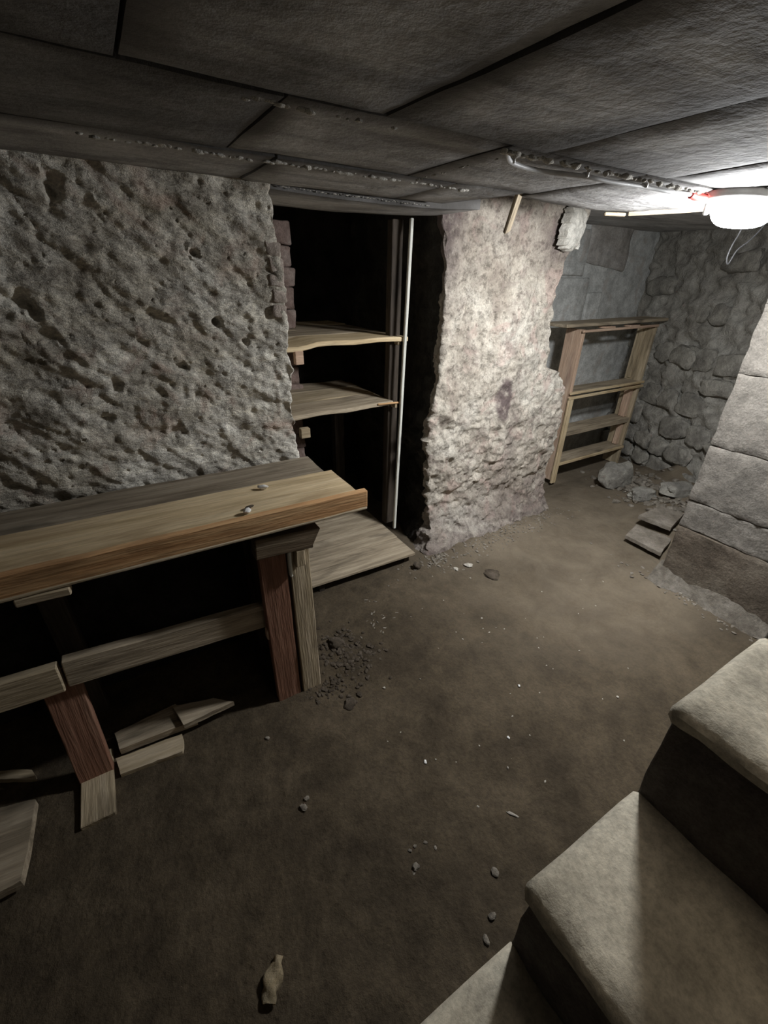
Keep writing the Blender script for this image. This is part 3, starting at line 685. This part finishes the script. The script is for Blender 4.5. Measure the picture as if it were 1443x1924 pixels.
# ================================================================ staircase
sc = thing('staircase', (.4, -.3, 0), 'worn cement steps with rounded nosings climbing at the lower right', 'staircase')
YS, YN = .150, -1.2
steps = [(-.16, .235), (.095, .471), (.351, .705), (.607, .940), (.881, 1.175), (1.14, 1.41), (1.40, 1.62)]
for i, (x, z) in enumerate(steps):
    x2 = steps[i+1][0] if i+1 < len(steps) else x+.26
    L = YS-YN
    bm = box_bm(x2-x+.035, L, .036, 6, 60, 1, .010, .003, 10, i*4)
    for v in bm.verts:                                               # crumbled front edge
        if v.co.x < -(x2-x)/2: v.co.x += .006*noise.noise((v.co.y*16, i, v.co.z*30)); 
        if v.co.z < 0: v.co.z += .006*noise.noise((v.co.y*22, v.co.x*22, i+4))
    link('tread', bm, 'step', sc, mw=Matrix.Translation(((x+x2+.035)/2, (YS+YN)/2, z-.018)))
    zb = steps[i-1][1]-.036 if i else -.02
    bm = box_bm(x2-x+.0, L-.008, z-.036-zb, 1, 60, 6, .004, .006, 22, i*6)
    link('riser', bm, 'riser', sc, mw=Matrix.Translation(((x+x2)/2+.022, (YS+YN)/2, (z-.036+zb)/2)))
    if i > 1:
        bm = box_bm(x2-x, L-.02, zb+.02, 1, 4, 1, .0); link('core', bm, 'riser', sc, mw=Matrix.Translation(((x+x2)/2+.022, (YS+YN)/2-.004, (zb-.02)/2)))

# ================================================================ things on the floor
def onf(x, y):
    Z = 0
    for _ in range(4): p = on(x, y, Z); Z = floor_z(p.x, p.y)
    return Vector((p.x, p.y, Z))
# crumpled paper scrap
bm = bmesh.new(); rows = []
for i in range(22):
    t = i/21; row = []
    for k in range(15):
        a = math.radians(-35+(k/14)*260*(1-.25*t)); r = .0125*(1+.25*math.sin(t*9+k*.7))*(.75+.5*math.sin(math.pi*min(1, t*1.15)))
        row.append(bm.verts.new(((t-.5)*.082, r*1.35*math.cos(a)+.004*math.sin(t*5), .011+r*math.sin(a)*.85+.002*noise.noise((t*8, k*.4, 1)))))
    rows.append(row)
for a, b_ in zip(rows, rows[1:]):
    for j in range(14): bm.faces.new((a[j], a[j+1], b_[j+1], b_[j]))
bmesh.ops.solidify(bm, geom=list(bm.faces), thickness=.0012)
mz = min(v.co.z for v in bm.verts)
for v in bm.verts: v.co.z -= mz+.002
p = onf(514, 1842)
tag(link('paper_scrap', bm, 'paper', mw=Matrix.Translation(p) @ Matrix.Rotation(1.02, 4, 'Z')), 'crumpled tan paper scrap on the dark floor near the bottom of the photo', 'paper scrap')
# single chips with their own labels
one = [(975, 1289, .0060, 'bright white chip in the middle of the dirt floor'), (955, 1386, .0052, 'white chip on open floor left of the upper step corner'), (799, 1432, .0052, 'yellowish chip alone on the floor below the white chips'),
       (722, 1293, .0055, 'beige chip near the centre of the floor'), (1160, 1310, .0055, 'tan chip on the floor left of the top step'), (905, 1162, .0055, 'whitish chip on the floor in front of the pillar'),
       (570, 1518, .0105, 'grey pebble on the floor right of the bench foot'), (576, 1501, .0085, 'tan splinter beside the grey pebble right of the bench foot'), (930, 1640, .0105, 'mauve-grey lump on the floor left of the middle step'),
       (780, 1630, .010, 'dusty smear of chips low in the middle of the floor'), (925, 1722, .0095, 'pale lump just above the lowest step corner'), (913, 1768, .0085, 'whitish lump touching the lowest step corner'), (503, 1388, .0085, 'lilac chip on the floor right of the loose boards')]
for x, y, r, l in one:
    p = onf(x, y); chip(p, r, (rs.uniform(.9, 1.4), rs.uniform(.7, 1), .5), l, rz=rs.uniform(0, 3), mat=None if r < .008 else 'rub', name='floor_chip' if r < .008 else 'floor_pebble', cat='chip' if r < .008 else 'pebble')
lab = 'tiny pale chip scattered on the trodden dirt floor'
for k in range(70):
    x, y = rs.gauss(920, 190), rs.gauss(1230, 130)
    if y < 1080 or x < 620 or (x > 1180 and y > 1180) or y > 1640: continue
    p = onf(x, y); chip(p, rs.uniform(.0016, .0036), (rs.uniform(1, 1.8), 1, .5), lab, 'tiny pale chips over the floor', sub=1, rz=rs.uniform(0, 3), name='floor_chip')
for (x, y) in [(780, 1590), (800, 1583), (818, 1592), (770, 1598), (778, 1640)]:
    p = onf(x, y); chip(p, .0045, (1.5, 1, .4), 'dusty chip in the loose cluster low on the floor', 'cluster of dusty chips', sub=1, rz=rs.uniform(0, 3), name='floor_chip', mat='rub')
for k in range(20):
    p = onf(rs.gauss(712, 24), rs.gauss(1158, 18)); chip(p, rs.uniform(.003, .006), (rs.uniform(1.2, 2.4), .8, .4), 'straw-coloured splinter in the loose cluster before the low platform', 'straw-coloured splinters before the platform', sub=1, rz=rs.uniform(0, 3), name='wood_splinter', cat='splinter', mat='rub')
for (x, y) in [(962, 1530), (958, 1524), (905, 1160)][:1]:
    p = onf(x, y); chip(p, .009, (2.0, .5, .3), 'thin pale curved shaving on the floor left of the middle step', rz=-1.0, name='wood_shaving', cat='shaving')
# clods beside the bench leg and at the pillar foot
def clods(name, spots, mat='clod'):
    rb = random.Random(5); bm = bmesh.new()
    for (cx, cy, sx, sy, n, r0, r1) in spots:
        for _ in range(n):
            x, y = rb.gauss(cx, sx), rb.gauss(cy, sy); r = rb.uniform(r0, r1); q = rock_bm(r, 1, .5, rb.random()*99, .9, (1.3, 1, .6))
            q.transform(Matrix.Translation((x, y, floor_z(x, y)+r*.25)) @ Matrix.Rotation(rb.uniform(0, 6), 4, 'Z'))
            me = bpy.data.meshes.new('t'); q.to_mesh(me); q.free(); bm.from_mesh(me); bpy.data.meshes.remove(me)
    o = link(name, bm, mat, FLOOR); return tag(o, kind='stuff')
clods('loose_soil', [(.60, 1.28, .07, .09, 260, .003, .011), (.47, 1.17, .05, .03, 60, .003, .008)])
clods('pillar_rubble', [(1.75, 1.66, .25, .05, 240, .002, .008), (1.40, 1.68, .05, .03, 60, .003, .010), (2.3, 1.74, .2, .05, 120, .002, .008)], 'rub')
clods('wall_rubble', [(3.35, 1.35, .12, .22, 240, .006, .026), (3.5, 1.8, .12, .14, 140, .006, .026), (2.38, .5, .04, .3, 160, .003, .010)], 'rub')
for (x, y, r, scl, l) in [(632, 1212, .030, (1.2, 1, .45), 'flat cracked clod of soil right of the bench leg'), (658, 1322, .024, (1.1, 1, .3), 'flat grey stone flake below the bench post'),
                          (925, 1080, .040, (1.1, 1, .22), 'dark flat round lump on the floor before the pillar'), (880, 1063, .016, (1.4, 1, .5), 'yellowish chunk of render at the pillar foot'), (783, 1068, .022, (.9, .9, .9), 'dark knob of debris beside the platform foot'),
                          (857, 1070, .012, (1.4, 1, .5), 'small pinkish brick crumb left of the yellowish chunk')]:
    p = onf(x, y); chip(p-Vector((0, 0, .003)), r, scl, l, mat='clod' if 'yellow' not in l else 'pebble', sub=3, rz=rs.uniform(0, 3), name='soil_clod' if 'clod' in l or 'lump' in l else 'debris_chunk', cat='clod')
# rock under the bookcase and slabs by the wall
def rock(px, py, r, scl, label, rz=0, mat='stone', sub=3, name='rock', dz=0):
    p = onf(px, py); bm = rock_bm(r, sub, .35, rs.random()*99, .5, scl); lo = min(v.co.z for v in bm.verts)
    tag(link(name, bm, mat, mw=Matrix.Translation(p-Vector((0, 0, lo+.012-dz))) @ Matrix.Rotation(rz, 4, 'Z')), label, 'stone')
rock(1150, 912, .13, (1, .8, .75), 'pale boulder below the right end of the bookcase', .3, 'stone')
loose([(1176, 1006), (1243, 1040), (1262, 1012), (1196, 985)], .055, .022, 'slabm', 'flat tan slab with a dark front edge on the floor beside the pier', name='stone_slab')
loose([(1200, 968), (1262, 992), (1285, 965), (1240, 950)], .10, .025, 'slabm', 'second flat slab lying on the rubble just behind the front slab', name='stone_slab')
rock(1272, 925, .09, (1.3, .8, .5), 'blocky stone on the rubble at the corner of the pier', -.5)
rock(1205, 935, .08, (1.3, .8, .5), 'rounded stone at the foot of the stone wall nearest the bookcase', -.2)
